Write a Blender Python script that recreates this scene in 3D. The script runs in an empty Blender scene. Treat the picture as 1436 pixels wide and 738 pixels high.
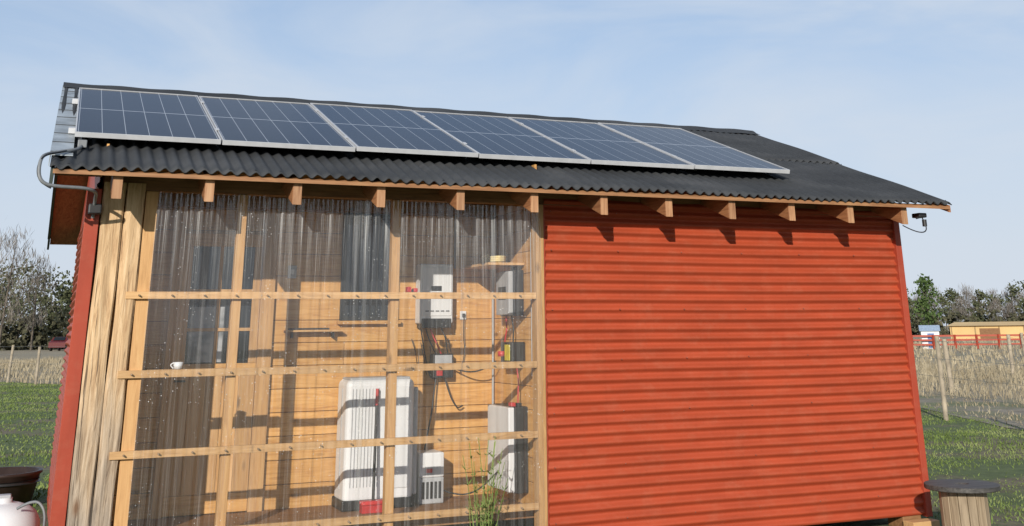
import bpy, math, numpy as np
from mathutils import Matrix, Vector
sc=bpy.context.scene
CAM=Vector((-0.2622,-8.1134,1.5477))
# ------------------------------------------------------------ camera
yaw,pit,rol=0.4059,0.3180,-0.0115
f=Vector((math.sin(yaw)*math.cos(pit),math.cos(yaw)*math.cos(pit),math.sin(pit)))
r=Vector((math.cos(yaw),-math.sin(yaw),0)); u=r.cross(f)
r2=r*math.cos(rol)+u*math.sin(rol); u2=-r*math.sin(rol)+u*math.cos(rol)
cd=bpy.data.cameras.new('camera'); c=bpy.data.objects.new('camera',cd); sc.collection.objects.link(c)
c.matrix_world=Matrix(((r2.x,u2.x,-f.x,CAM.x),(r2.y,u2.y,-f.y,CAM.y),(r2.z,u2.z,-f.z,CAM.z),(0,0,0,1)))
cd.sensor_width=36; cd.lens=37.86; cd.shift_x=-0.0153; cd.shift_y=-0.2817
cd.clip_end=3000; cd.clip_start=.05
sc.camera=c
sc.view_settings.view_transform='Standard'; sc.view_settings.look='None'; sc.view_settings.exposure=0
# ------------------------------------------------------------ light
sd=Vector((0.25,0.40,-0.165)).normalized()
el=math.asin(-sd.z); az=math.atan2(-sd.x,-sd.y)
w=bpy.data.worlds.new('World'); sc.world=w; w.use_nodes=True
nt=w.node_tree; bg=nt.nodes['Background']
sky=nt.nodes.new('ShaderNodeTexSky'); sky.sky_type='NISHITA'; sky.sun_disc=False
sky.sun_elevation=el; sky.sun_rotation=az; sky.dust_density=.4; sky.ozone_density=2.5
tc=nt.nodes.new('ShaderNodeTexCoord'); sep=nt.nodes.new('ShaderNodeSeparateXYZ'); nt.links.new(tc.outputs['Generated'],sep.inputs[0])
mr=nt.nodes.new('ShaderNodeMapRange'); mr.interpolation_type='SMOOTHSTEP'
mr.inputs[1].default_value=-.02; mr.inputs[2].default_value=.6; mr.inputs[3].default_value=.96; mr.inputs[4].default_value=.15
nt.links.new(sep.outputs[2],mr.inputs[0])
hz=nt.nodes.new('ShaderNodeMapRange'); hz.interpolation_type='SMOOTHSTEP'; hz.inputs[1].default_value=0; hz.inputs[2].default_value=.42; hz.inputs[3].default_value=1; hz.inputs[4].default_value=0
nt.links.new(sep.outputs[2],hz.inputs[0])
hm=nt.nodes.new('ShaderNodeMix'); hm.data_type='RGBA'; hm.inputs[6].default_value=(3.75,4.95,6.9,1); hm.inputs[7].default_value=(5.2,5.75,6.6,1); nt.links.new(hz.outputs[0],hm.inputs[0])
mx=nt.nodes.new('ShaderNodeMix'); mx.data_type='RGBA'; nt.links.new(hm.outputs[2],mx.inputs[7])
nt.links.new(mr.outputs[0],mx.inputs[0]); nt.links.new(sky.outputs[0],mx.inputs[6])
mp=nt.nodes.new('ShaderNodeMapping'); mp.inputs['Scale'].default_value=(2.0,2.0,6.5); mp.inputs['Rotation'].default_value=(.15,.1,.4)
nt.links.new(tc.outputs['Generated'],mp.inputs[0])
nz=nt.nodes.new('ShaderNodeTexNoise'); nz.inputs['Scale'].default_value=1.7; nz.inputs['Detail'].default_value=8; nz.inputs['Roughness'].default_value=.55; nz.inputs['Distortion'].default_value=.5
nt.links.new(mp.outputs[0],nz.inputs[0])
cr=nt.nodes.new('ShaderNodeMapRange'); cr.inputs[1].default_value=.40; cr.inputs[2].default_value=.70; cr.inputs[3].default_value=0; cr.inputs[4].default_value=.75
nt.links.new(nz.outputs[0],cr.inputs[0])
mx2=nt.nodes.new('ShaderNodeMix'); mx2.data_type='RGBA'; mx2.inputs[7].default_value=(5.4,5.95,6.7,1)
nt.links.new(cr.outputs[0],mx2.inputs[0]); nt.links.new(mx.outputs[2],mx2.inputs[6]); nt.links.new(mx2.outputs[2],bg.inputs[0])
bg.inputs[1].default_value=0.121
sl=bpy.data.lights.new('sun','SUN'); sl.energy=4.9; sl.angle=math.radians(.5); sl.color=(1,.93,.82)
so=bpy.data.objects.new('sun',sl); sc.collection.objects.link(so); so.rotation_mode='QUATERNION'
so.rotation_quaternion=sd.to_track_quat('-Z','Y')
# ------------------------------------------------------------ materials
class N:
    def __init__(s,name):
        s.m=bpy.data.materials.new(name); s.m.use_nodes=True; s.t=s.m.node_tree; s.b=s.t.nodes['Principled BSDF']
    def n(s,typ,**k):
        x=s.t.nodes.new(typ)
        for a,v in k.items(): setattr(x,a,v)
        return x
    def l(s,a,b): s.t.links.new(a,b)
    def math(s,op,a,b=None,c=None):
        x=s.n('ShaderNodeMath',operation=op)
        for i,v in enumerate((a,b,c)):
            if v is None: continue
            if isinstance(v,(int,float)): x.inputs[i].default_value=v
            else: s.l(v,x.inputs[i])
        return x.outputs[0]
    def coord(s,scale=(1,1,1),rand=False,out='Object'):
        t=s.n('ShaderNodeTexCoord'); m=s.n('ShaderNodeMapping'); m.inputs['Scale'].default_value=scale
        s.l(t.outputs[out],m.inputs[0])
        if rand:
            o=s.n('ShaderNodeObjectInfo'); v=s.math('MULTIPLY',o.outputs['Random'],37.0); s.l(v,m.inputs['Location'])
        return m.outputs[0]
    def noise(s,vec,scale,detail=5,rough=.55,dist=0):
        x=s.n('ShaderNodeTexNoise'); x.inputs['Scale'].default_value=scale; x.inputs['Detail'].default_value=detail
        x.inputs['Roughness'].default_value=rough; x.inputs['Distortion'].default_value=dist
        s.l(vec,x.inputs[0]); return x.outputs[0]
    def ramp(s,fac,stops):
        x=s.n('ShaderNodeValToRGB'); e=x.color_ramp.elements
        e[0].position=stops[0][0]; e[0].color=(*stops[0][1],1); e[1].position=stops[-1][0]; e[1].color=(*stops[-1][1],1)
        for p,cc in stops[1:-1]:
            q=e.new(p); q.color=(*cc,1)
        s.l(fac,x.inputs[0]); return x.outputs[0]
    def mix(s,fac,a,b,blend='MIX'):
        x=s.n('ShaderNodeMix',data_type='RGBA',blend_type=blend)
        for i,v in ((0,fac),(6,a),(7,b)):
            if isinstance(v,(int,float)): x.inputs[i].default_value=v
            elif isinstance(v,tuple): x.inputs[i].default_value=(*v,1)
            else: s.l(v,x.inputs[i])
        return x.outputs[2]
    def bump(s,h,st=.3,d=.01):
        x=s.n('ShaderNodeBump'); x.inputs['Strength'].default_value=st; x.inputs['Distance'].default_value=d
        s.l(h,x.inputs['Height']); s.l(x.outputs[0],s.b.inputs['Normal'])
    def set(s,**k):
        for a,v in k.items():
            a=a.replace('_',' ')
            if isinstance(v,(int,float)): s.b.inputs[a].default_value=v
            elif isinstance(v,tuple): s.b.inputs[a].default_value=(*v,1)
            else: s.l(v,s.b.inputs[a])
        return s.m
def plain(name,col,rough=.6,metal=0,var=.25,sc_=12):
    q=N(name); v=q.noise(q.coord(rand=True),sc_,4)
    lo=tuple(x*(1-var) for x in col); hi=tuple(min(1,x*(1+var)) for x in col)
    q.set(Base_Color=q.ramp(v,[(.3,lo),(.7,hi)]),Roughness=rough,Metallic=metal); return q.m
def woodm(name,cols,axis='x',rough=.65,knots=True,rand=.3):
    q=N(name); s={'x':(1.2,14,14),'z':(14,14,1.2),'y':(14,1.2,14)}[axis]
    v=q.coord(s,True); g=q.noise(v,2.2,7,.62,1.2); fine=q.noise(v,9,4,.6)
    col=q.ramp(g,[(.28,cols[0]),(.5,cols[1]),(.74,cols[2])])
    col=q.mix(q.math('MULTIPLY',fine,.3),col,cols[0])
    if knots:
        s2={'x':(1.6,4.5,4.5),'z':(4.5,4.5,1.6),'y':(4.5,1.6,4.5)}[axis]
        vo=q.n('ShaderNodeTexVoronoi'); vo.inputs['Scale'].default_value=1.1; q.l(q.coord(s2,True),vo.inputs[0])
        k=q.ramp(vo.outputs['Distance'],[(.04,(1,1,1)),(.11,(0,0,0))])
        col=q.mix(q.math('MULTIPLY',k,.75),col,tuple(x*.3 for x in cols[0]))
    oi=q.n('ShaderNodeObjectInfo'); rv=q.math('MULTIPLY_ADD',oi.outputs['Random'],rand,1-rand*.6)
    cmb=q.n('ShaderNodeCombineColor'); [q.l(rv,cmb.inputs[i]) for i in range(3)]
    col=q.mix(1.0,col,cmb.outputs[0],'MULTIPLY')
    q.bump(g,.25,.004); q.set(Base_Color=col,Roughness=rough); return q.m
WB=((.40,.185,.052),(.58,.315,.10),(.68,.41,.16))
M_panelwood=woodm('pine_boards',WB,'x')
M_panelwood_y=woodm('pine_boards_side',WB,'y')
M_bat=woodm('batten_wood',((.38,.21,.085),(.54,.325,.145),(.63,.41,.20)),'x')
M_stud=woodm('stud_wood',((.38,.20,.075),(.55,.315,.13),(.63,.40,.18)),'z')
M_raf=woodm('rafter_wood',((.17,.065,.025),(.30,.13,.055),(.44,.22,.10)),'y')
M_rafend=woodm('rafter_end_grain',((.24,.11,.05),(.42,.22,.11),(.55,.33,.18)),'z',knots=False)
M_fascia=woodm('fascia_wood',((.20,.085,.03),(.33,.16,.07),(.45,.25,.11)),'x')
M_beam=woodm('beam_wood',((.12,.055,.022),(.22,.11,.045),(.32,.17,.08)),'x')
q=N('weathered_post'); v=q.coord((13,13,.9),True); g=q.noise(v,2.5,8,.65,1.5)
c1=q.ramp(g,[(.28,(.32,.18,.09)),(.5,(.56,.38,.21)),(.72,(.70,.52,.33))])
c2=q.ramp(g,[(.3,(.07,.055,.045)),(.5,(.28,.23,.18)),(.72,(.48,.40,.32))])
tcn=q.n('ShaderNodeTexCoord'); sp=q.n('ShaderNodeSeparateXYZ'); q.l(tcn.outputs['Object'],sp.inputs[0])
patch=q.noise(q.coord((4,4,.8)),2,4); hh=q.math('MULTIPLY_ADD',patch,1.8,sp.outputs[2]); fac=q.n('ShaderNodeMapRange'); q.l(hh,fac.inputs[0])
fac.inputs[1].default_value=1.2; fac.inputs[2].default_value=2.4
col=q.mix(fac.outputs[0],c2,c1)
vo=q.n('ShaderNodeTexVoronoi'); vo.inputs['Scale'].default_value=1.3; q.l(q.coord((4.5,4.5,1.7)),vo.inputs[0])
k=q.ramp(vo.outputs['Distance'],[(.05,(1,1,1)),(.16,(0,0,0))]); col=q.mix(q.math('MULTIPLY',k,.8),col,(.15,.07,.03))
cr_=q.ramp(q.noise(q.coord((16,16,.35),True),3,5,.6,.6),[(.36,(1,1,1)),(.40,(0,0,0))]); col=q.mix(q.math('MULTIPLY',cr_,.85),col,(.05,.03,.02))
q.bump(g,.7,.012); M_post=q.set(Base_Color=col,Roughness=.85)
def redpaint(name,base,ax):
    q=N(name); a=q.noise(q.coord((.7,.7,5) if ax else (3,3,.6)),2.2,6,.6); b=q.noise(q.coord((1,1,1)),34,3)
    col=q.ramp(a,[(.3,tuple(x*.84 for x in base)),(.7,tuple(x*1.1 for x in base))])
    dust=q.ramp(q.noise(q.coord((1.3,1.3,2.2)),3,7,.7),[(.5,(0,0,0)),(.8,(1,1,1))])
    col=q.mix(q.math('MULTIPLY',dust,.26),col,(.42,.18,.11))
    run=q.ramp(q.noise(q.coord((14,14,.4)),2.5,5,.6),[(.56,(0,0,0)),(.75,(1,1,1))]); col=q.mix(q.math('MULTIPLY',run,.24),col,tuple(x*.55 for x in base))
    q.bump(b,.08,.003); return q.set(Base_Color=col,Roughness=.5,Specular_IOR_Level=.3)
M_red=redpaint('red_painted_metal',(.37,.062,.025),True)
M_redtrim=redpaint('red_trim_paint',(.34,.055,.028),False)
q=N('black_corrugated_roofing'); a=q.noise(q.coord((.5,.9,.9)),2.4,7,.65); b=q.noise(q.coord((1,1,1)),45,4)
t=q.n('ShaderNodeTexCoord'); sp=q.n('ShaderNodeSeparateXYZ'); q.l(t.outputs['Object'],sp.inputs[0])
wn=q.n('ShaderNodeTexWhiteNoise',noise_dimensions='1D'); q.l(q.math('FLOOR',q.math('DIVIDE',sp.outputs[0],.88)),wn.inputs['W'])
col=q.ramp(q.math('MULTIPLY_ADD',wn.outputs[0],.14,q.math('SUBTRACT',a,.07)),[(.3,(.024,.026,.029)),(.55,(.041,.044,.048)),(.8,(.07,.072,.076))]); q.bump(b,.35,.006)
M_roof=q.set(Base_Color=col,Roughness=.7,Specular_IOR_Level=.32)
M_alu=plain('aluminium',(.50,.51,.53),.4,.15,.08); M_zinc=plain('zinc_flashing',(.36,.40,.43),.42,.35,.3,6)
M_dark=plain('dark_metal',(.02,.022,.024),.5); M_black=plain('black_plastic',(.018,.018,.02),.45); M_white=plain('white_casing',(.66,.67,.69),.4,0,.06,3)
M_grey=plain('grey_casing',(.36,.37,.39),.45,0,.1); M_pipe=plain('grey_conduit',(.16,.17,.18),.5); M_redpl=plain('red_plastic',(.45,.03,.03),.45)
M_yel=plain('yellow_plastic',(.6,.5,.05),.5); M_rope=plain('cream_cable',(.6,.5,.26),.6); M_greenr=plain('dark_green_rake',(.02,.035,.025),.5)
M_wire=plain('fence_wire',(.2,.2,.19),.5,.3); M_fp=plain('fence_post_wood',(.32,.27,.20),.9,0,.35,5)
q=N('solar_cells'); t=q.n('ShaderNodeTexCoord'); sp=q.n('ShaderNodeSeparateXYZ'); q.l(t.outputs['Object'],sp.inputs[0])
def lines(src,off,per,wd):
    x=q.math('FRACT',q.math('DIVIDE',q.math('SUBTRACT',src,off),per)); d=q.math('ABSOLUTE',q.math('SUBTRACT',x,.5))
    return q.math('GREATER_THAN',d,.5-wd/per/2)
cx=lines(sp.outputs[0],.02,.16,.005); ry=lines(sp.outputs[1],.02,.0816,.0022)
mid=q.math('LESS_THAN',q.math('ABSOLUTE',q.math('SUBTRACT',sp.outputs[1],1.0)),.008)
bb=lines(sp.outputs[0],.02,.016,.0009)
v=q.noise(q.coord(rand=True),1.3,3)
base=q.mix(v,(.004,.006,.013),(.010,.013,.025))
col=q.mix(q.math('MULTIPLY',bb,.07),base,(.4,.42,.45)); col=q.mix(q.math('MULTIPLY',ry,.25),col,(.4,.43,.48)); col=q.mix(q.math('MULTIPLY',cx,.7),col,(.45,.48,.53)); col=q.mix(q.math('MULTIPLY',mid,.85),col,(.45,.48,.53))
M_cell=q.set(Base_Color=col,Roughness=.16,Specular_IOR_Level=.16)
# clear corrugated plastic : transparent, weakly glossy (same from both sides), white streaks of dust and painted sky glare, water drops
q=N('clear_corrugated_plastic'); q.t.nodes.remove(q.b); out=q.t.nodes['Material Output']
tr=q.n('ShaderNodeBsdfTransparent'); gl=q.n('ShaderNodeBsdfGlossy'); gl.inputs['Roughness'].default_value=.10; gl.inputs[0].default_value=(1,1,1,1)
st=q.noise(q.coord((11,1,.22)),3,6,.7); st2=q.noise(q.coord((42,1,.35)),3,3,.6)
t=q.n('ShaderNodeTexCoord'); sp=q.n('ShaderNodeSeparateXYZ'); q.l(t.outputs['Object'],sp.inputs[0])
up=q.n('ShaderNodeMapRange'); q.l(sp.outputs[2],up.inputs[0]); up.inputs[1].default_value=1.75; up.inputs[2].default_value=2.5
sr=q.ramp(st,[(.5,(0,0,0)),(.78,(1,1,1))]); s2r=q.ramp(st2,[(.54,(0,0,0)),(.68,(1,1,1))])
amt=q.math('MULTIPLY_ADD',up.outputs[0],.24,.07); dirt_glare=q.math('MULTIPLY',q.math('MULTIPLY_ADD',s2r,1.0,sr),amt)  # diffuse white stands in for sky glare as well as dust, stronger upwards
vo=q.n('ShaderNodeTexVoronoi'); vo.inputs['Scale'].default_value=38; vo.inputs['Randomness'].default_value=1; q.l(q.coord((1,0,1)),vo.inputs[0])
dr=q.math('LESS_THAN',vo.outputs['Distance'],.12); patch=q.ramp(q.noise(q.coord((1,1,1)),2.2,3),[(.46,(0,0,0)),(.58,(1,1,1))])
dirt_glare=q.math('ADD',dirt_glare,q.math('MULTIPLY',q.math('MULTIPLY',dr,patch),.5)); dirt_glare=q.math('MINIMUM',q.math('ADD',dirt_glare,.025),.6)
tr.inputs[0].default_value=(.99,.985,.975,1)
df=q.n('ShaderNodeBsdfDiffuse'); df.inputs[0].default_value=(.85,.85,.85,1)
m1=q.n('ShaderNodeMixShader'); q.l(dirt_glare,m1.inputs[0]); q.l(tr.outputs[0],m1.inputs[1]); q.l(df.outputs[0],m1.inputs[2])
ge=q.n('ShaderNodeNewGeometry'); vm=q.n('ShaderNodeVectorMath',operation='DOT_PRODUCT'); q.l(ge.outputs['Normal'],vm.inputs[0]); q.l(ge.outputs['Incoming'],vm.inputs[1])
ca=q.math('SUBTRACT',1.0,q.math('ABSOLUTE',vm.outputs['Value'])); F_=q.math('MULTIPLY_ADD',q.math('POWER',ca,3.5),.8,.06)
m2=q.n('ShaderNodeMixShader'); q.l(F_,m2.inputs[0])
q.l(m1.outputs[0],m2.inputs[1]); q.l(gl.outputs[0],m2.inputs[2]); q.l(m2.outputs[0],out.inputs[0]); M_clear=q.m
M_glass=N('window_glass').set(Base_Color=(.012,.014,.016),Roughness=.04,Specular_IOR_Level=.6)
q=N('door_glass'); vv=q.noise(q.coord((2,2,3)),2,3); M_dglass=q.set(Base_Color=q.ramp(vv,[(.40,(.14,.15,.16)),(.55,(.34,.35,.37))]),Roughness=.2)
# ground
q=N('grass_ground'); a=q.noise(q.coord(),.45,8,.65); b=q.noise(q.coord(),6,6,.7)
col=q.ramp(b,[(.3,(.055,.078,.024)),(.55,(.092,.125,.038)),(.8,(.155,.17,.065))]); dirt_glare=q.ramp(a,[(.50,(0,0,0)),(.58,(1,1,1))])
col=q.mix(q.math('MULTIPLY',dirt_glare,.85),col,q.ramp(b,[(.3,(.09,.068,.045)),(.7,(.22,.175,.12))])); q.bump(b,.6,.05); M_ground=q.set(Base_Color=col,Roughness=.95)
q=N('dry_field'); a=q.noise(q.coord((.15,.15,1)),.8,6,.6); b=q.noise(q.coord(),3,7,.7)
col=q.mix(b,q.ramp(a,[(.35,(.17,.14,.09)),(.5,(.26,.22,.145)),(.66,(.16,.165,.08))]),(.33,.28,.2)); q.bump(b,.8,.1); M_field=q.set(Base_Color=col,Roughness=.95)
q=N('dirt_track'); b=q.noise(q.coord(),2.5,8,.7); a=q.noise(q.coord(),.5,5,.6); col=q.ramp(b,[(.3,(.16,.135,.10)),(.6,(.27,.235,.18)),(.75,(.20,.20,.10))]); col=q.mix(q.ramp(a,[(.45,(0,0,0)),(.6,(.8,.8,.8))]),col,(.13,.15,.06)); q.bump(b,.7,.06); M_track=q.set(Base_Color=col,Roughness=.95)
def leafm(name,c0,c1,c2,s1=.25):
    q=N(name); a=q.noise(q.coord(),s1,3); b=q.noise(q.coord(),4,3)
    v=q.math('MULTIPLY_ADD',b,.5,q.math('MULTIPLY',a,.5)); return q.set(Base_Color=q.ramp(v,[(.38,c0),(.5,c1),(.63,c2)]),Roughness=.8,Specular_IOR_Level=.15)
M_leaf=leafm('tree_foliage',(.05,.06,.03),(.08,.09,.046),(.12,.125,.068))
M_twig=leafm('bare_twigs',(.12,.105,.09),(.17,.15,.13),(.23,.205,.18))
M_grass=leafm('grass_blades',(.095,.135,.036),(.145,.20,.055),(.24,.27,.11),.6)
M_dry=leafm('dry_grass_blades',(.22,.18,.12),(.33,.28,.19),(.44,.38,.27),.3)
M_bark=plain('bark',(.11,.09,.07),.9)
# ------------------------------------------------------------ helpers
def link(o,par=None):
    sc.collection.objects.link(o)
    if par is not None: o.parent=par
    return o
def empty(name):
    e=bpy.data.objects.new(name,None); e.empty_display_size=.2; return link(e)
def mesh(name,V,F,m,par=None,smooth=False,mats=None,mi=None):
    me=bpy.data.meshes.new(name)
    V=np.asarray(V,dtype=float)
    me.from_pydata(V.tolist(),[],F.tolist() if isinstance(F,np.ndarray) else F)
    for k in (mats or [m]): me.materials.append(k)
    if mi is not None: me.polygons.foreach_set('material_index',mi)
    if smooth: me.polygons.foreach_set('use_smooth',[True]*len(me.polygons))
    me.update(); return link(bpy.data.objects.new(name,me),par)
BF=[(0,1,3,2),(4,6,7,5),(0,4,5,1),(2,3,7,6),(0,2,6,4),(1,5,7,3)]
def box(name,x0,x1,y0,y1,z0,z1,m,par=None,bev=0.,seg=2):
    V=[(x,y,z) for x in (x0,x1) for y in (y0,y1) for z in (z0,z1)]
    o=mesh(name,V,BF,m,par)
    if bev:
        b=o.modifiers.new('bevel','BEVEL'); b.width=bev; b.segments=seg
    return o
def tube(name,pts,rad,m,par=None,smooth=True):
    cu=bpy.data.curves.new(name,'CURVE'); cu.dimensions='3D'; cu.bevel_depth=rad; cu.bevel_resolution=2; cu.use_fill_caps=True
    s=cu.splines.new('NURBS' if smooth and len(pts)>2 else 'POLY'); s.points.add(len(pts)-1)
    for p,co in zip(s.points,pts): p.co=(*co,1)
    if s.type=='NURBS': s.order_u=3; s.use_endpoint_u=True
    cu.materials.append(m); return link(bpy.data.objects.new(name,cu),par)
def lathe(name,prof,center,m,par=None,n=32,smooth=True,axis=None):
    V=[];F=[]
    for i in range(n):
        a=2*math.pi*i/n
        for (rr,z) in prof: V.append((rr*math.cos(a),rr*math.sin(a),z))
    k=len(prof)
    for i in range(n):
        j=(i+1)%n
        for t in range(k-1): F.append((i*k+t,j*k+t,j*k+t+1,i*k+t+1))
    o=mesh(name,V,F,m,par,smooth); o.location=center
    return o
def corr_z(name,x0,x1,z0,z1,y,m,par,sheets,per=.076,amp=.0130,flip=None):
    """horizontally ribbed sheet facing -y, with lapped sheets"""
    zz=[];yy=[]
    nz_=int((z1-z0)/per*12)
    for i in range(nz_+1):
        z=z0+(z1-z0)*i/nz_; lap=0
        for s in sheets:
            if z<s: lap+=.004
        zz.append(z); yy.append(y-amp*math.sin(2*math.pi*z/per)-lap+.006)
    xs=np.linspace(x0,x1,40); V=[];F=[]
    for i,x in enumerate(xs):
        for z,yv in zip(zz,yy):
            w_=.0035*math.sin(x*2.1+z*3.1)+.002*math.sin(x*6.3+z*9+1)+.0012*math.sin(x*13+z*4)
            V.append((x,yv+w_,z+.004*math.sin(x*1.7+z)))
    k=len(zz)
    for i in range(len(xs)-1):
        for t in range(k-1): F.append((i*k+t,(i+1)*k+t,(i+1)*k+t+1,i*k+t+1))
    return mesh(name,V,F,m,par,True)
def rough_beam(name,x0,x1,y0,y1,z0,z1,m,par,n=36,amp=.008,seed=0):
    rs=np.random.RandomState(seed); V=[];F=[]
    prof=[(x0,y1),(x0,y0+.012),(x0+.012,y0),(x0+(x1-x0)*.35,y0-.004),(x0+(x1-x0)*.7,y0-.002),(x1-.012,y0),(x1,y0+.012),(x1,y1)]
    ph=rs.rand(8,3)*6
    for i in range(n+1):
        z=z0+(z1-z0)*i/n
        for j,(x,y) in enumerate(prof):
            V.append((x+amp*(math.sin(z*2.3+ph[0 if j<4 else 1][0])*.7+.5*math.sin(z*7+ph[j][1]*.5)),y+amp*.6*math.sin(z*4+ph[j][2]),z))
    k=8
    for i in range(n):
        for j in range(k):
            j2=(j+1)%k; F.append((i*k+j,i*k+j2,(i+1)*k+j2,(i+1)*k+j))
    F.append(tuple(range(k))[::-1]); F.append(tuple(n*k+j for j in range(k)))
    return mesh(name,V,F,m,par,False)
# ------------------------------------------------------------ shed
L=6.915; Mx=3.31; SL=.3729; YR=2.539; YE=-.48; ZE=2.579; ZR=3.705; XA=-.352; XB=L+.271; YB=5.558; D=1.0
def zr(y): return ZE+(y-YE)*SL if y<=YR else ZE+(YB-y)*SL
shed=empty('wooden_shed')
corr_z('red_cladding',Mx+.03,L-.02,.0,2.56,-.012,M_red,shed,[.855,1.69])
o=corr_z('right_gable_cladding',0,5.07,0,2.56,0,M_red,shed,[.855,1.69]); o.matrix_world=Matrix.Translation((L,0,0))@Matrix.Rotation(math.pi/2,4,'Z')
o=corr_z('left_gable_cladding',-5.07,-.0,0,2.56,0,M_red,shed,[.855,1.69]); o.matrix_world=Matrix.Translation((-.04,0,0))@Matrix.Rotation(-math.pi/2,4,'Z')
box('back_wall',0,L,5.05,5.08,0,2.55,M_redtrim,shed)
for nm,x in (('right_gable_top',L-.03),('left_gable_top',-.03)):
    mesh(nm,[(x,0,2.5),(x,5.07,2.5),(x,5.07,2.7),(x,YR,3.64),(x,0,2.7),(x+.02,0,2.5),(x+.02,5.07,2.5),(x+.02,5.07,2.7),(x+.02,YR,3.64),(x+.02,0,2.7)],[(0,1,2,3,4),(9,8,7,6,5)],M_redtrim,shed)
box('right_corner_trim',L-.035,L+.03,-.038,.03,-.02,2.52,M_redtrim,shed,.003)
box('left_corner_trim',-.10,-.008,-.035,-.01,.0,2.5,M_redtrim,shed,.003)
box('left_corner_trim_side',-.075,-.055,-.008,.1,.0,2.5,M_redtrim,shed)
box('shade_board',Mx+.03,L-.02,.018,.03,2.52,2.70,M_redtrim,shed)
V=[];F=[]
for zi in (.12,.52,.89,1.3,1.71,2.1,2.45):
    zz=round(zi/.076)*.076+.019
    for xi in np.arange(Mx+.08,L,.6):
        b=len(V)
        for yy,rr in ((-.024,.006),(-.034,.004)):
            for kk in range(6): V.append((xi+rr*math.cos(kk*1.047),yy,zz+rr*math.sin(kk*1.047)))
        for kk in range(6): F.append((b+kk,b+(kk+1)%6,b+6+(kk+1)%6,b+6+kk))
        F.append(tuple(b+6+kk for kk in range(6)))
mesh('cladding_screws',V,F,plain('screw',(.35,.12,.08),.4,.3),shed)
for i,x in enumerate((.1,1.8,3.4,5.1,6.75)):
    for j,y in enumerate((.1,2.5,4.9)): box('foundation_post_%d_%d'%(i,j),x-.1,x+.1,y-.1,y+.1,-.3,.0,M_beam,shed,.01)
box('floor_beam',0,L-.04,.02,.12,.002,.1,M_beam,shed); box('floor',.0,L-.04,.125,5.0,.2,.262,M_beam,shed)
def roof(name,y0,z0,y1,z1,off,par,x0=XA,x1=XB,rows=14,per=.086,amp=.0135,sag=.005):
    nx=int((x1-x0)/per*8); xs=np.linspace(x0,x1,nx+1); V=[]
    for i in range(rows+1):
        t=i/rows; y=y0+(y1-y0)*t; z=z0+(z1-z0)*t
        for x in xs:
            ph=int((x-x0)/.88)
            V.append((x,y+(.009*math.sin(ph*2.7) if i==0 else 0),z+off+amp*math.sin(2*math.pi*(x-x0)/per)+sag*math.sin(x*1.9+t*3)+.003*math.sin(x*5+t*9)+.002*((ph*37)%3-1)))
    k=len(xs); ii,jj=np.meshgrid(np.arange(rows),np.arange(k-1),indexing='ij'); a=(ii*k+jj).ravel()
    F=np.stack([a,a+1,a+k+1,a+k],1)
    o=mesh(name,V,F,M_roof,par,True); s=o.modifiers.new('solid','SOLIDIFY'); s.thickness=.007; s.offset=0; return o
roof('front_roof_upper_sheets',1.0,zr(1.0),YR,ZR,.016,shed)
roof('front_roof_lower_sheets',YE,ZE,1.12,zr(1.12),.004,shed)
roof('back_roof_sheets',YB,ZE,YR,ZR,.004,shed)
V=[];F=[];xs=np.linspace(XA-.01,XB+.01,90)
pr=[(-.16,-.035),(-.08,-.002),(-.03,.03),(0,.042),(.03,.03),(.08,-.002),(.16,-.035)]
for x in xs:
    for (y,z) in pr: V.append((x,YR+y,ZR+.012+z+.004*math.sin(x*12)))
for i in range(len(xs)-1):
    for j in range(6): F.append((i*7+j,(i+1)*7+j,(i+1)*7+j+1,i*7+j+1))
mesh('ridge_cap',V,F,M_roof,shed,True)
V=[];F=[]
for y in (-.44,.25,.95,1.65,2.3):
    for n_,x in enumerate(np.arange(XA+.0215+.086,XB,.172)):
        b=len(V); z=zr(y)+.0165+.006*math.sin(x*1.9)
        for kk in range(6): V.append((x+.009*math.cos(kk*1.047),y+.009*math.sin(kk*1.047),z))
        V.append((x,y,z+.009)); F+=[(b+kk,b+(kk+1)%6,b+6) for kk in range(6)]
mesh('roof_screws',V,F,M_dark,shed)
def slab(name,x0,x1,y0,y1,off0,off1,m,par,bev=0):
    V=[(x,y,zr(y)+o_) for x in (x0,x1) for y in (y0,y1) for o_ in (off0,off1)]
    o=mesh(name,V,BF,m,par)
    if bev: b=o.modifiers.new('bevel','BEVEL'); b.width=bev; b.segments=1
    return o
for i in range(12):
    x=.071+.6*i; dx=.01*math.sin(i*5.3); ye=-.42+.015*math.sin(i*3.1)
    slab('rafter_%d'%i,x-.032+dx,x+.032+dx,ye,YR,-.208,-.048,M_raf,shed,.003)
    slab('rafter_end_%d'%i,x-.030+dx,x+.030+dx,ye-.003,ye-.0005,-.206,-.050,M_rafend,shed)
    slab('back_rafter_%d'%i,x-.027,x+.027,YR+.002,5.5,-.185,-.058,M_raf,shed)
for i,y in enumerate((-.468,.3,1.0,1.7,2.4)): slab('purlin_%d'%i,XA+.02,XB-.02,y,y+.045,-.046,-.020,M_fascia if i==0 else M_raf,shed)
slab('left_soffit_front',XA+.03,-.03,-.40,YR,-.075,-.060,M_raf,shed); slab('left_soffit_back',XA+.03,-.03,YR+.002,YB-.03,-.075,-.060,M_raf,shed)
slab('left_rake_front',XA+.005,XA+.027,YE+.02,YR,-.12,-.014,M_greenr,shed); slab('left_rake_back',XA+.005,XA+.027,YR+.002,YB,-.12,-.014,M_greenr,shed)
slab('right_rake_front',XB-.027,XB-.005,YE+.02,YR,-.075,-.014,M_raf,shed); slab('right_rake_back',XB-.027,XB-.005,YR+.002,YB,-.075,-.014,M_raf,shed)
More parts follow.
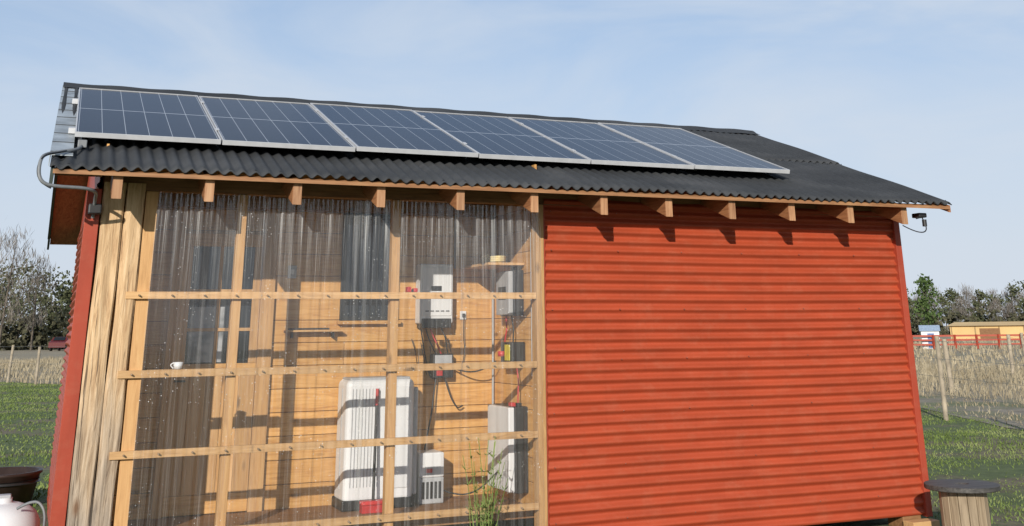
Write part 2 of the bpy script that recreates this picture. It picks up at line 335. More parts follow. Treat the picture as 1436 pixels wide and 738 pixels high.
slab('left_rake_flashing',XA-.012,XA+.13,YE+.22,YR,.022,.028,M_zinc,shed); slab('left_rake_flashing_drop',XA-.014,XA-.010,YE+.22,YR,-.05,.026,M_zinc,shed)
for j in range(9): slab('flashing_lap_%d'%j,XA-.013,XA+.132,YE+.3+.3*j,YE+.307+.3*j,.0285,.032,M_dark,shed)
rough_beam('corner_timber_a',0,.145,-.03,.12,-.1,2.55,M_post,shed,seed=1)
rough_beam('corner_timber_b',.15,.275,-.022,.11,-.1,2.55,M_post,shed,seed=3)
box('end_stud',.285,.37,-.004,.08,.1,2.5,M_stud,shed,.003)
for k,x in enumerate((.958,2.1146)): box('stud_%d'%k,x-.032,x+.032,0,.07,.1,2.5,M_stud,shed,.003)
box('mid_post',Mx-.055,Mx+.012,-.036,.07,.1,2.5,M_stud,shed,.003)
box('mid_post_return',Mx+.0125,Mx+.029,-.02,.07,.1,2.5,M_redtrim,shed)
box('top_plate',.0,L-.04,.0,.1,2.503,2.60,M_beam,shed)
for k,z in enumerate((1.7955,1.2886,.793,.30)):
    box('batten_%d'%k,.215,Mx-.058,-.036,-.006,z-.024,z+.024,M_bat,shed,.002)
V=[];F=[]
for z in (1.7955,1.2886,.793,.30):
    for x in np.arange(.30,Mx-.06,.216):
        b=len(V)
        for yy,rr in ((-.0375,.007),(-.068,.005)):
            for kk in range(6): V.append((x+rr*math.cos(kk*1.047),yy,z+rr*math.sin(kk*1.047)))
        for kk in range(6): F.append((b+kk,b+(kk+1)%6,b+6+(kk+1)%6,b+6+kk))
        F.append(tuple(b+6+kk for kk in range(6)))
mesh('batten_screws',V,F,plain('zinc_screw',(.3,.22,.15),.4,.2),shed)
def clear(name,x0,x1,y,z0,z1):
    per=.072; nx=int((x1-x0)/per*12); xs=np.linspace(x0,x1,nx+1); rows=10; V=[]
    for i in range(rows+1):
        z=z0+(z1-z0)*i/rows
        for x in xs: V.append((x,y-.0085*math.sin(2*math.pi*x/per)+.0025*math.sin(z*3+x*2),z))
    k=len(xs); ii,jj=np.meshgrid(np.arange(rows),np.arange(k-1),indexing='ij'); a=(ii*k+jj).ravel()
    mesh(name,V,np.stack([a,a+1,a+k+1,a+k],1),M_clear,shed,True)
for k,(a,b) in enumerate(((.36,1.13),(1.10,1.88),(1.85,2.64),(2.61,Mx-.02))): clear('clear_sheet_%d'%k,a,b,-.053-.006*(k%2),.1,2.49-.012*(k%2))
zb=.262; k=0; rs=np.random.RandomState(11)
while zb<2.95:
    h=.172; cuts=[.03]+sorted([float(c_) for c_ in rs.uniform(.7,2.9,rs.randint(0,2))])+[Mx-.012]
    for a,b in zip(cuts[:-1],cuts[1:]): box('back_board_%d'%k,a,b-.002,D,D+.02+.002*rs.rand(),zb,zb+h-.004,M_panelwood,shed,.0025,1); k+=1
    zb+=h
zb=.262;k=0
while zb<2.75:
    box('side_board_%d'%k,Mx-.010,Mx+.01,.075,D-.003,zb,zb+.168,M_panelwood_y,shed,.0025,1); box('left_side_board_%d'%k,-.005,.012,.125,D-.003,zb,zb+.168,M_panelwood_y,shed); zb+=.172;k+=1
box('inner_top_beam',.05,Mx-.02,D-.06,D-.002,2.5,2.62,M_beam,shed,.003)
box('back_wall_post_a',1.29,1.40,D-.04,D-.001,.262,2.6,M_stud,shed,.003); box('back_wall_post_b',.60,.67,D-.04,D-.001,.262,2.6,M_stud,shed,.003)
box('door_rail_bottom',.672,1.288,D-.03,D-.004,.27,.40,M_panelwood,shed,.003)
for j in range(5):
    xa=.672+j*.1232; box('door_plank_%d'%j,xa,xa+.1215,D-.026,D-.004,.402,1.26,M_stud,shed,.002)
box('door_mid_rail',.672,1.288,D-.032,D-.004,1.2605,1.32,M_panelwood,shed,.003); box('door_top_rail',.672,1.288,D-.032,D-.004,2.2,2.3,M_panelwood,shed,.003)
box('door_stile_a',.672,.745,D-.03,D-.004,1.3205,2.1995,M_stud,shed,.003); box('door_stile_b',1.225,1.288,D-.03,D-.004,1.3205,2.1995,M_stud,shed,.003)
box('door_glass',.745,1.225,D-.014,D-.008,1.32,2.2,M_glass,shed)
box('door_curtain',.76,1.02,D-.0155,D-.0142,1.33,1.74,M_dglass,shed)
for nm,a,b in (('a',.955,.98),('b',1.09,1.11)): box('door_muntin_'+nm,a,b,D-.027,D-.016,1.3205,2.1995,M_stud,shed)
for kk,z in enumerate((1.57,1.86)): box('door_crossbar_%d'%kk,.7455,1.2245,D-.03,D-.0275,z-.012,z+.012,M_stud,shed)
tube('door_handle',[(.69,D-.03,1.2),(.69,D-.07,1.2),(.76,D-.075,1.2)],.008,M_dark,shed)
box('window_glass',1.97,2.40,D-.012,D-.004,1.66,2.46,M_glass,shed)
for nm,a,b,z0,z1 in (('left',1.94,1.975,1.63,2.49),('right',2.395,2.43,1.63,2.49),('bottom',1.9755,2.3945,1.63,1.665),('top',1.9755,2.3945,2.455,2.49)): box('window_frame_'+nm,a,b,D-.03,D-.002,z0,z1,M_dark,shed,.002)
for j in range(7): box('window_bar_%d'%j,2.02+j*.055,2.035+j*.055,D-.022,D-.0125,1.666,2.454,M_dark,shed)
box('window_sill',1.92,2.45,D-.06,D-.001,1.60,1.628,M_panelwood,shed,.003)
sn=empty('security_camera'); box('body',6.90,6.99,-.36,-.26,2.47,2.51,M_black,sn,.008); tube('bulb',[(6.95,-.36,2.45),(6.95,-.36,2.39)],.02,M_black,sn); tube('arm',[(6.87,-.35,2.46),(6.93,-.35,2.475)],.008,M_dark,sn)
tube('cable',[(6.98,-.3,2.48),(7.03,-.3,2.40),(7.02,-.28,2.34),(6.96,-.2,2.36),(6.93,-.1,2.42)],.005,M_black,sn)
# ------------------------------------------------------------ solar panels
th=math.atan(SL)
for i in range(6):
    p=empty('solar_panel'); p.matrix_world=Matrix.Translation((-.225+1.012*i,.07+.004*math.sin(i*2.3),zr(.075)+.080+.003*math.sin(i*4)))@Matrix.Rotation(th,4,'X')
    PL=2.0;PW=1.0
    box('cell_sheet',.009,PW-.009,.009,PL-.009,.024,.030,M_cell,p);box('frame_bottom',0,PW,0,.009,0,.036,M_alu,p,.001,1);box('frame_top',0,PW,PL-.009,PL,0,.036,M_alu,p)
    box('frame_left',0,.009,.0095,PL-.0095,0,.0355,M_alu,p);box('frame_right',PW-.009,PW,.0095,PL-.0095,0,.0355,M_alu,p);box('junction_box',.4,.6,PL-.3,PL-.2,.002,.022,M_black,p)
    if i<5:
        for yy in (.35,1.6): box('mid_clamp',PW-.008,PW+.020,yy,yy+.06,.0365,.042,M_alu,p)
rack=empty('panel_mounting_rail')
for k,y in enumerate((.40,1.60)):
    slab('rail_%d'%k,-.27,5.90,y,y+.04,.035,.074,M_alu,rack)
    for j in range(9): slab('foot_%d_%d'%(k,j),-.15+.74*j,-.11+.74*j,y+.008,y+.035,.0,.0345,M_alu,rack)
cnd=empty('electrical_conduit')
tube('roof_conduit',[(-.17,.25,2.90),(-.17,.0,2.80),(-.19,-.16,2.745),(-.29,-.24,2.715),(-.385,-.34,2.68),(-.415,-.46,2.63),(-.415,-.5,2.52),(-.38,-.5,2.465),(-.3,-.48,2.452),(-.12,-.44,2.455),(-.05,-.36,2.44),(-.05,-.12,2.42),(-.05,-.06,2.3)],.0115,M_pipe,cnd)
tube('thin_cable',[(-.2,-.1,2.76),(-.3,-.3,2.70),(-.4,-.44,2.66),(-.43,-.49,2.56),(-.40,-.5,2.47),(-.33,-.49,2.44)],.006,M_black,cnd)
box('coupling',-.20,-.14,-.05,.02,2.775,2.83,M_pipe,cnd,.006); box('junction_box',-.085,.0,-.13,-.05,2.32,2.39,M_black,cnd,.01)
# ------------------------------------------------------------ equipment
cab=empty('battery_cabinet')
box('body',1.94,2.49,.64,.96,.30,1.185,M_white,cab,.045,4)
for j in range(9): box('rib_%d'%j,1.985+j*.026,1.991+j*.026,.635,.645,.42,1.12,M_grey,cab,.002,1)
box('door',2.26,2.455,.632,.645,.40,1.13,M_white,cab,.008); box('plinth',1.93,2.50,.63,.965,.262,.335,M_black,cab,.01); box('top_lid',1.97,2.46,.67,.93,1.18,1.20,M_grey,cab,.01)
box('side_seam',1.936,1.941,.78,.785,.4,1.12,M_grey,cab); box('right_end_cover',2.4905,2.53,.68,.94,.34,1.12,M_grey,cab,.012)
inv=empty('wall_inverter'); box('body',2.585,2.875,.86,.998,1.60,2.08,M_white,inv,.012,3); box('lower_vent',2.60,2.86,.852,.99,1.565,1.64,M_black,inv,.006); box('screen',2.68,2.77,.850,.8525,1.86,1.90,M_black,inv); box('front_plate',2.60,2.86,.853,.862,1.66,2.05,M_white,inv,.004)
for j in range(3): box('led_%d'%j,2.66+j*.03,2.67+j*.03,.850,.8525,1.80,1.81,plain('led',(.05,.4,.1),.4),inv)
for j in range(5): box('vent_slot_%d'%j,2.63+j*.045,2.66+j*.045,.8495,.8528,1.695,1.703,M_black,inv)
cc=empty('charge_controller'); box('body',2.72,2.90,.90,.998,1.17,1.36,M_black,cc,.01); box('face',2.735,2.885,.893,.901,1.26,1.35,M_grey,cc,.003); box('label',2.75,2.80,.890,.8995,1.19,1.23,M_redpl,cc)
ub=empty('small_inverter'); box('upper_case',2.56,2.76,.70,.94,.45,.63,M_white,ub,.012); box('lower_case',2.56,2.76,.705,.94,.262,.4495,M_grey,ub,.008)
for j in range(5): box('slot_%d'%j,2.58+j*.034,2.598+j*.034,.698,.7055,.30,.42,M_black,ub)
box('label',2.60,2.73,.6965,.7005,.47,.53,M_grey,ub); box('sticker',2.61,2.66,.6945,.6963,.485,.515,M_redpl,ub)
bt=empty('wall_battery'); box('white_cover',3.14,3.19,.28,.74,.36,.965,M_white,bt,.008); box('black_case',3.1905,3.298,.265,.75,.35,.97,M_black,bt,.008); box('terminal',3.17,3.21,.3,.36,.9705,1.0,M_redpl,bt,.004); box('terminal_neg',3.22,3.26,.3,.36,.971,.995,M_black,bt)
ab=empty('breaker_box'); box('cover',3.17,3.21,.34,.62,1.66,2.0,M_grey,ab,.006); box('case',3.2105,3.298,.325,.63,1.65,2.01,M_black,ab,.006); box('window',3.166,3.1695,.4,.56,1.78,1.88,M_dark,ab)
ct=empty('battery_switch'); box('body',3.18,3.298,.3,.55,1.27,1.45,M_black,ct,.01); box('tag',3.172,3.179,.34,.44,1.31,1.43,M_yel,ct,.002); lathe('knob',[(0,-.02),(.03,-.02),(.03,.02),(0,.02)],(3.165,.49,1.36),M_redpl,ct)
sh=empty('corner_shelf'); box('board',2.98,3.296,.30,.995,2.045,2.065,M_bat,sh,.002); box('bracket',3.27,3.295,.5,.52,1.93,2.0445,M_dark,sh)
pts=[(3.12+.09*math.cos(t*.9),.55+.16*math.sin(t*.9),2.075+.0022*t) for t in range(26)]; tube('cable_coil',pts,.010,M_rope,sh)
sf=empty('wall_shelf'); box('board',1.49,1.95,.90,.998,1.545,1.56,M_bat,sf,.002); box('bracket_a',1.55,1.56,.93,.998,1.50,1.5445,M_dark,sf); box('bracket_b',1.88,1.89,.93,.998,1.50,1.5445,M_dark,sf); box('tool',1.52,1.85,.93,.96,1.561,1.575,M_dark,sf,.004)
sw=empty('light_switch'); box('plate',1.50,1.57,.985,.999,1.96,2.06,M_grey,sw,.004); box('rocker',1.52,1.55,.979,.985,1.99,2.03,M_white,sw,.002)
so_=empty('power_socket'); box('plate',2.985,3.04,.985,.999,1.63,1.70,M_white,so_,.004); box('plug',3.0,3.025,.965,.985,1.65,1.68,M_black,so_,.003); tube('lead',[(3.01,.96,1.65),(3.0,.95,1.5),(3.03,.97,1.35),(2.98,.97,1.2)],.004,M_black,so_)
br=empty('broom'); tube('handle_upper',[(2.17,.60,1.12),(2.165,.59,1.0)],.012,M_redpl,br,False); tube('handle',[(2.165,.59,1.0),(2.14,.52,.345)],.011,M_black,br,False); box('head',2.04,2.25,.47,.55,.315,.345,M_redpl,br,.01); box('bristles',2.045,2.245,.475,.545,.264,.3145,M_redpl,br)
cup=empty('white_cup'); lathe('cup_body',[(0,0),(.025,0),(.033,.045),(.030,.045),(.022,.006),(0,.006)],(.60,.012,1.3145),M_white,cup); box('ledge',.4,.9,-.004,.05,1.30,1.314,M_bat,cup); tube('cup_handle',[(.57,.012,1.32),(.55,.012,1.335),(.555,.012,1.35),(.572,.012,1.355)],.004,M_white,cup)
cl=empty('spring_clamp'); box('jaw_a',2.21,2.24,-.01,.05,1.822,1.86,M_redpl,cl,.004); box('jaw_b',2.26,2.29,-.01,.05,1.822,1.85,M_redpl,cl,.004); box('pivot',2.2405,2.2595,.0,.04,1.822,1.84,M_dark,cl)
cb=empty('wiring')
def wire(a,b,drop,m=M_black,rd=.006,yo=0):
    a=np.array(a);b=np.array(b); mid=(a+b)/2+np.array((0,-.03-yo,-drop)); tube('cable',[tuple(a),tuple(a*.75+b*.25+np.array((0,-.01,-drop*.75))),tuple(mid),tuple(a*.25+b*.75+np.array((0,-.01,-drop*.75))),tuple(b)],rd,m,cb)
wire((2.66,.93,1.56),(2.76,.93,1.36),.04); wire((2.70,.93,1.56),(2.80,.93,1.36),.02,M_redpl); wire((2.80,.93,1.56),(2.86,.94,1.36),-.02)
wire((2.62,.93,1.56),(2.74,.94,1.17),.13); wire((2.76,.94,1.17),(2.66,.9,.63),.0,M_black,.007); wire((2.84,.95,1.17),(3.0,.95,.95),.1); wire((2.9,.95,1.25),(3.2,.7,1.3),.06)
wire((3.24,.35,1.27),(3.24,.33,.99),-.02,M_redpl); wire((3.24,.45,1.65),(3.24,.42,1.45),0); wire((3.22,.52,1.65),(3.2,.5,1.45),.0,M_redpl); wire((2.76,.8,.35),(3.15,.5,.5),.1)
for x,y,z0,z1 in ((3.27,.95,.9,2.5),(3.28,.12,1.2,2.5),(2.93,.98,2.05,2.5)): tube('conduit_pipe',[(x,y,z0),(x,y,z1)],.010,M_grey,cb,False)
for k in range(5):
    a=(2.55+.08*k,.96,1.48-.03*(k%4)); wire(a,(a[0]+.05,.95,a[2]-.2-.05*(k%3)),.02*(k%3),M_black,.0035)
# ------------------------------------------------------------ yard objects
sp=empty('cable_spool'); X,Y=6.70,-.68
lathe('top_flange',[(0,.285),(.285,.285),(.29,.29),(.29,.318),(.285,.322),(.06,.322),(.045,.31),(0,.31)],(X,Y,0),woodm('spool_flange',((.03,.028,.026),(.07,.065,.06),(.13,.12,.11)),'x'),sp,40,False)
lathe('bottom_flange',[(0,-.1),(.29,-.1),(.29,-.065),(0,-.065)],(X,Y,0),M_fp,sp,40,False)
M_stv=woodm('spool_staves',((.14,.10,.06),(.30,.23,.15),(.42,.33,.22)),'z')
for k in range(16):
    a=k*math.pi/8; o=box('stave_%d'%k,-.033,.033,.165,.183,-.064,.284,M_stv,sp,.004,1); o.rotation_euler=(0,0,a); o.location=(X,Y,0)
tk=empty('white_water_tank'); lathe('body',[(0,-.1),(.23,-.1),(.245,-.08),(.245,.30),(.236,.36),(.21,.415),(.16,.455),(.09,.478),(.05,.482),(.05,.51),(0,.51)],(-.385,.6,0),M_white,tk,48)
lathe('band',[(.246,.1),(.25,.105),(.25,.135),(.246,.14)],(-.385,.6,0),M_grey,tk,48)
tube('hose',[(-.30,.42,.46),(-.2,.38,.52),(-.13,.34,.46),(-.12,.32,.34),(-.15,.32,.2),(-.2,.3,.0)],.009,M_pipe,tk); box('valve',-.425,-.345,.56,.64,.505,.53,M_grey,tk,.008)
tb=empty('dark_tub'); lathe('shell',[(0,-.08),(.32,-.08),(.38,.20),(.40,.21),(.40,.235),(.37,.235),(.31,-.05),(0,-.05)],(-.52,5.0,0),plain('brown_plastic',(.035,.022,.018),.45),tb,36); lathe('rim_band',[(.395,.13),(.372,.13),(.372,.16),(.385,.16)],(-.52,5.0,0),M_dark,tb)
box('wood_offcut',6.62,6.9,-.16,-.03,-.1,-.03,M_bat,None,.004)
V=[];F=[];rs=np.random.RandomState(4)
for s in range(22):
    bx,by=2.74+rs.uniform(-.07,.07),-.2+rs.uniform(-.06,.06); h=rs.uniform(.45,.92); lx,ly=rs.uniform(-.13,.13,2)
    P=[np.array((bx+lx*(t/8)**1.6,by+ly*(t/8)**1.6,-.1+h*t/8)) for t in range(9)]
    for t in range(8):
        w_=.0028; b=len(V); V+= [P[t]+(-w_,0,0),P[t]+(w_,0,0),P[t+1]+(w_*.8,0,0),P[t+1]+(-w_*.8,0,0)]; F.append((b,b+1,b+2,b+3))
        for q_ in range(4):
            a=rs.uniform(0,6.28); ln=rs.uniform(.02,.06); d=np.array((math.cos(a)*ln,math.sin(a)*ln,ln*rs.uniform(.1,.9))); b=len(V); n_=np.array((-d[1],d[0],0))*.13
            V+=[P[t],P[t]+d*.5+n_,P[t]+d,P[t]+d*.5-n_]; F.append((b,b+1,b+2,b+3))
mesh('weed_plant',V,F,leafm('weed_leaves',(.07,.12,.025),(.13,.19,.05),(.22,.27,.09),3))
# ------------------------------------------------------------ ground
S=900
mesh('ground',[(-S,-S,-.1),(S,-S,-.1),(S,S,-.1),(-S,S,-.1)],[(0,1,2,3)],M_ground)
poly=[(-S,60),(-60,48),(-12,42),(-1.3,38.2),(4,27),(12,19),(17.3,11.6),(14.9,6.6),(13,-2),(16,-30),(S,-120),(S,S-5),(-S,S-5)]
mesh('dry_field',[(x,y,-.096) for x,y in poly],[tuple(range(len(poly)))],M_field)
trk=[(12,19),(17.3,11.6),(14.9,6.6),(13,-2),(16,-30)]
V=[];F=[]
for k,(x,y) in enumerate(trk): V+=[(x-.3,y,-.092),(x+3.0,y+1.2,-.092)]
for k in range(len(trk)-1): F.append((2*k,2*k+1,2*k+3,2*k+2))
mesh('dirt_track',V,F,M_track)
def blades(name,n,sampler,h0,h1,w,m,seed,lean=.35):
    rs=np.random.RandomState(seed); P=sampler(rs,n); n=len(P); a=rs.rand(n)*6.283; h=rs.uniform(h0,h1,n)*(.75+.35*np.sin(P[:,0]*1.1+P[:,1]*.7)*np.sin(P[:,1]*.9))
    wx=np.cos(a)*w*rs.uniform(.6,1.3,n); wy=np.sin(a)*w*rs.uniform(.6,1.3,n); lx=rs.randn(n)*lean*h; ly=rs.randn(n)*lean*h
    z=np.full(n,-.1)
    v0=np.stack([P[:,0]-wx,P[:,1]-wy,z],1); v1=np.stack([P[:,0]+wx,P[:,1]+wy,z],1)
    v2=np.stack([P[:,0]+wx*.7+lx*.35,P[:,1]+wy*.7+ly*.35,z+h*.6],1); v3=np.stack([P[:,0]-wx*.7+lx*.35,P[:,1]-wy*.7+ly*.35,z+h*.6],1); v4=np.stack([P[:,0]+lx,P[:,1]+ly,z+h],1)
    V=np.stack([v0,v1,v2,v3,v4],1).reshape(-1,3); b=np.arange(n)*5
    F=[(i,i+1,i+2,i+3) for i in b.tolist()]+[(i+3,i+2,i+4) for i in b.tolist()]
    return mesh(name,V,F,m)
polyb=[(-S,60),(-60,48),(-12,42),(-1.3,38.2),(4,27),(14,21),(20.3,12.8),(17.8,7.8),(16.0,-2),(19,-30),(S,-120),(S,S-5),(-S,S-5)]
def inpoly(P,pl):
    x,y=P[:,0],P[:,1]; ins=np.zeros(len(P),bool); j=len(pl)-1
    for i in range(len(pl)):
        xi,yi=pl[i]; xj,yj=pl[j]
        c_=((yi>y)!=(yj>y))&(x<(xj-xi)*(y-yi)/(yj-yi+1e-12)+xi); ins^=c_; j=i
    return ins
def clump(rs,P,thr=-.9):
    g=np.sin(P[:,0]*1.7+np.sin(P[:,1]*1.3)*2)+np.sin(P[:,1]*2.1+P[:,0]*.6)+rs.randn(len(P))*.7; return P[g>thr]
def smp(x0,x1,y0,y1,field,thr=-.9):
    def s_(rs,n):
        P=np.stack([rs.uniform(x0,x1,n),rs.uniform(y0,y1,n)],1)
        if field=='track': P=P[inpoly(P,poly)&~inpoly(P,polyb)]
        else: P=P[inpoly(P,polyb) if field else ~inpoly(P,poly)]
        k=(P[:,0]>-.1)&(P[:,0]<L+.1)&(P[:,1]>-.05)&(P[:,1]<5.1); return clump(rs,P[~k],thr)
    return s_
def join(objs,name):
    bpy.ops.object.select_all(action='DESELECT')
    for o in objs: o.select_set(True)
    bpy.context.view_layer.objects.active=objs[0]; bpy.ops.object.join(); objs[0].name=name; return objs[0]
join([blades('g1',70000,smp(6.5,17.5,-2,13,False,-.7),.015,.055,.006,M_grass,1,.75),blades('g2',34000,smp(-4,1.0,0,40,False,-1.2),.02,.075,.010,M_grass,2,.7),blades('g3',9000,smp(-3,9,-5,0,False),.03,.07,.006,M_grass,3,.7),blades('g4',14000,smp(9,19,4,20,False),.02,.07,.009,M_grass,5,.7)],'grass')
join([blades('d1',34000,smp(15,34,-2,32,True,-1.3),.14,.42,.009,M_dry,6,.3),blades('d2',16000,smp(-9,6,30,75,True),.18,.45,.016,M_dry,7,.3),blades('d3',22000,smp(24,85,15,90,True),.2,.5,.03,M_dry,8,.25),blades('d4',16000,smp(11,21,-3,20,'track',.2),.05,.2,.008,M_dry,9,.5)],'dry_grass')
def fence(name,pts,h,rad,wires,wr=.0035):
    e=empty(name)
    for k,(x,y) in enumerate(pts):
        dz=.06*math.sin(k*7.1); lx=.04*math.sin(k*3.7); tube('post_%d'%k,[(x,y,-.15),(x+lx,y+.02,h+dz)],rad,M_fp,e,False)
    for j in range(wires):
        z=.05+j*(h-.1)/(wires-1)
        tube('wire_%d'%j,[(x,y-.03,z+.02*math.sin(k*2+j)) for k,(x,y) in enumerate(pts)],wr,M_wire,e,False)
    return e
fence('wire_fence',[(12.6,1.2),(13.6,4.6),(14.85,8.2),(16.6,12.4),(18.3,17.0),(20.5,22)],1.28,.045,5,.0025)
fence('wire_fence',[(44,33),(36,26.2),(28.4,19.6),(21,14.5)],1.15,.06,4)
fence('wire_fence',[(-8,55.5),(-6,50.5),(-4.0,45),(-2.6,41.1),(-1.3,37.7),(-.35,35.0),(.7,32.2),(2.0,29),(3.4,26)],1.2,.05,5)
rf=empty('red_board_fence')
for k in range(13):
    t=k/12; x=49+t*14; y=60-t*10; box('post_%d'%k,x-.06,x+.06,y-.06,y+.06,-.1,.85,M_redtrim,rf)
for z in (.2,.5,.78):
    V=[(49,60,z-.06),(63,50,z-.06),(63,50,z+.06),(49,60,z+.06),(49.03,60.03,z-.06),(63.03,50.03,z-.06),(63.03,50.03,z+.06),(49.03,60.03,z+.06)]
    mesh('rail',V,[(0,1,2,3),(5,4,7,6),(3,2,6,7),(0,4,5,1)],M_redtrim,rf)
kk=empty('white_kiosk'); box('body',-.6,.6,-.5,.5,-.1,1.1,M_white,kk);box('doorway',-.2,.25,-.51,-.502,-.05,.95,plain('blue_door',(.08,.16,.35)),kk)
mesh('gable_roof',[(-.7,-.6,1.1),(.7,-.6,1.1),(.7,.6,1.1),(-.7,.6,1.1),(-.7,0,1.5),(.7,0,1.5)],[(0,1,5,4),(2,3,4,5),(0,4,3),(1,2,5),(3,2,1,0)],plain('blue_roof',(.25,.32,.42)),kk)
kk.location=(57.5,54.8,0); kk.rotation_euler=(0,0,-.7)
yb=empty('yellow_barn'); M_y=plain('yellow_sheet',(.62,.42,.18),.6,0,.12,.4)
box('wall',0,17,0,7,-.1,1.35,M_y,yb); mesh('roof',[(-.3,-.3,1.36),(17.3,-.3,1.36),(17.3,7.3,1.36),(-.3,7.3,1.36),(-.3,3.5,1.75),(17.3,3.5,1.75)],[(0,1,5,4),(2,3,4,5),(0,4,3),(1,2,5),(3,2,1,0)],M_y,yb)
for j in range(8): box('wall_rib_%d'%j,.1+j*2.4,.22+j*2.4,-.03,-.001,-.05,1.33,plain('brown_rib',(.3,.2,.09)),yb)
box('doorway',3,5,-.04,-.002,-.05,1.1,M_beam,yb); yb.location=(88.5,85.5,0); yb.rotation_euler=(0,0,-1.0)
car=empty('red_car'); M_car=plain('red_car_paint',(.10,.014,.015),.25)
prof=[(-2.1,.35),(-2.1,.85),(-1.9,.95),(-1.6,1.0),(-1.2,1.38),(.3,1.42),(.95,1.0),(1.9,.88),(2.05,.7),(2.05,.35)]
V=[(x,y*(.8 if z>1.05 else 1),z) for y in (-.85,.85) for x,z in prof]; n_=len(prof)
mesh('body',V,[tuple(range(n_)),tuple(range(2*n_-1,n_-1,-1))]+[(i,n_+i,n_+(i+1)%n_,(i+1)%n_) for i in range(n_)],M_car,car)
for j,(x,y) in enumerate(((-1.3,-.8),(-1.3,.8),(1.3,-.8),(1.3,.8))):
    o=lathe('wheel_%d'%j,[(0,-.1),(.31,-.1),(.33,-.05),(.33,.05),(.31,.1),(0,.1)],(x,y,.32),M_black,car); o.rotation_euler=(math.pi/2,0,0)
mesh('rear_window',[(-1.62,-.6,1.04),(-1.62,.6,1.04),(-1.26,.55,1.36),(-1.26,-.55,1.36)],[(0,1,2,3)],M_glass,car).location=(-.03,0,.02)
for s_ in (-.872,.872): mesh('side_window',[(-1.3,s_*.83,1.07),(.7,s_*.83,1.07),(.25,s_*.81,1.34),(-1.1,s_*.81,1.34)],[(0,1,2,3)],M_glass,car)
car.location=(1.7,122,-.1); car.rotation_euler=(0,0,1.25)
# ------------------------------------------------------------ trees
def crown(rs,cx,cy,base,h,rad,nq,q0,q1,upright=0):
    nc=max(8,int(nq/14)); t=rs.rand(nc); ang=rs.rand(nc)*6.283; prof_=np.sin(np.pi*np.clip(t*.85+.12,0,1))**.7; rr=rad*prof_*np.sqrt(rs.rand(nc))*rs.uniform(.75,1.2,nc)
    C_=np.stack([cx+rr*np.cos(ang),cy+rr*np.sin(ang),base+t*h],1)
    P=np.repeat(C_,14,0)+rs.randn(nc*14,3)*rad*np.array((.17,.17,.15)); n=len(P)
    d1=rs.randn(n,3); d1/=np.linalg.norm(d1,axis=1)[:,None]; 
    if upright: d1=d1*.55+np.array((0,0,1.)); d1/=np.linalg.norm(d1,axis=1)[:,None]
    d2=np.cross(d1,rs.randn(n,3)); d2/=np.linalg.norm(d2,axis=1)[:,None]
    s=rs.uniform(q0,q1,n)[:,None]; s2=s*(.12 if upright else .7); s1=s*(2.2 if upright else 1)
    return np.stack([P-d1*s1-d2*s2*.4,P-d1*s1*.1+d2*s2,P+d1*s1,P-d1*s1*.1-d2*s2],1).reshape(-1,3)
def trunk(cx,cy,z0,z1,r0,lean,rs):
    V=[];n=5
    for i in range(4):
        t=i/3
        for k in range(n): V.append((cx+lean[0]*t+r0*(1-.8*t)*math.cos(k*1.2566),cy+lean[1]*t+r0*(1-.8*t)*math.sin(k*1.2566),z0+(z1-z0)*t))
    F=[(i*n+k,i*n+(k+1)%n,(i+1)*n+(k+1)%n,(i+1)*n+k) for i in range(3) for k in range(n)]
    return V,F
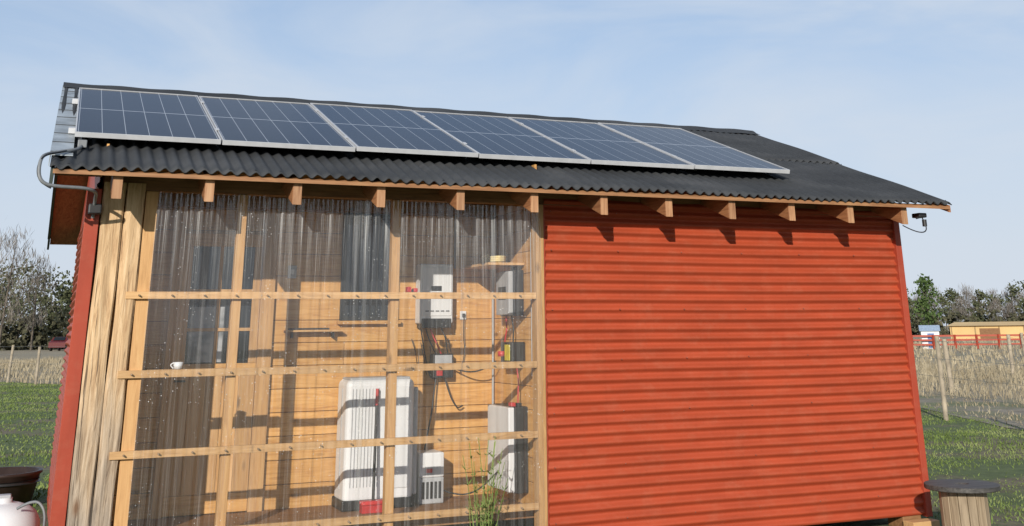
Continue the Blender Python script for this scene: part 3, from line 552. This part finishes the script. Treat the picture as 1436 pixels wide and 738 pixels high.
def forest(name,lst,seed):
    rs=np.random.RandomState(seed); VV=[];FF=[];MI=[];b=0
    for (x,y,h,rad,kind) in lst:
        V,F=trunk(x,y,-.2,h*.85,h*.012+.03,rs.randn(2)*.3,rs); VV.append(np.array(V)); FF+=[tuple(np.array(q_)+b) for q_ in F]; MI+=[2]*len(F); b+=len(V)
        if kind>=1:
            for k in range(9 if kind==1 else 22):
                a=rs.rand()*6.28; z0=h*rs.uniform(.25,.65); e_=np.array((x+math.cos(a)*rad*.8,y+math.sin(a)*rad*.8,z0+h*.27)); s_=np.array((x,y,z0)); w_=np.array((0,0,.04))
                VV.append(np.array([s_-w_,s_+w_,e_+w_*.3,e_-w_*.3])); FF.append((b,b+1,b+2,b+3)); MI.append(2); b+=4
        V=crown(rs,x,y,h*(.2 if kind==0 else .25),h*(.78 if kind==0 else .7),rad,(420,720,1300)[kind],.14,.30,kind>=1)
        n=len(V)//4; VV.append(V); FF+=[(b+4*i,b+4*i+1,b+4*i+2,b+4*i+3) for i in range(n)]; MI+=[0 if kind==0 else 1]*n; b+=len(V)
    return mesh(name,np.concatenate(VV),FF,None,mats=[M_leaf,M_twig,M_bark],mi=MI)
rs=np.random.RandomState(21); lst=[]
for row in range(3):
    a=-14.0
    while a<62:
        left=a<15; dist=(150 if left else 205)+row*7+rs.uniform(-4,4); A=math.radians(a)
        if 6<a<36 and row: a+=1; continue
        h=(rs.uniform(7.4,10.4) if left else rs.uniform(6.4,8.4))*(1 if row else .72)
        lst.append((CAM.x+dist*math.sin(A),CAM.y+dist*math.cos(A),h,h*rs.uniform(.24,.34),int(rs.rand()<(.2 if left else .5))))
        a+=math.degrees(rs.uniform(1.9,3.1)/dist)
lst+=[(CAM.x+132*math.sin(math.radians(-1.9)),CAM.y+132*math.cos(math.radians(-1.9)),12.6,3.2,2),(CAM.x+138*math.sin(math.radians(-.5)),CAM.y+138*math.cos(math.radians(-.5)),10.0,2.4,1)]
forest('distant_trees',lst,3)
t=empty('green_tree'); rs=np.random.RandomState(9)
V,F=trunk(0,0,-.1,5.2,.13,(.1,.05),rs); mesh('trunk',V,F,M_bark,t)
V=crown(rs,0,0,1.7,4.0,1.15,1000,.09,.2); mesh('crown',V,[(4*i,4*i+1,4*i+2,4*i+3) for i in range(len(V)//4)],leafm('bright_foliage',(.04,.07,.02),(.07,.11,.035),(.11,.15,.05)),t)
for k in range(5): tube('limb_%d'%k,[(0,0,1.6+.6*k),(.5*math.cos(k*2.4),.5*math.sin(k*2.4),2.2+.6*k)],.03,M_bark,t,False)
t.location=(75.2,74.0,0)
rs=np.random.RandomState(31); VV=[]
for a in np.arange(-14,62,.25):
    left=a<15; dist=(143 if left else 196)+rs.uniform(-3,3); A=math.radians(a); VV.append(crown(rs,CAM.x+dist*math.sin(A),CAM.y+dist*math.cos(A),-.2,rs.uniform(1.8,4.2),1.5,84,.2,.4))
V=np.concatenate(VV); mesh('scrub',V,[(4*i,4*i+1,4*i+2,4*i+3) for i in range(len(V)//4)],leafm('scrub_foliage',(.055,.058,.035),(.085,.082,.05),(.125,.115,.07)))
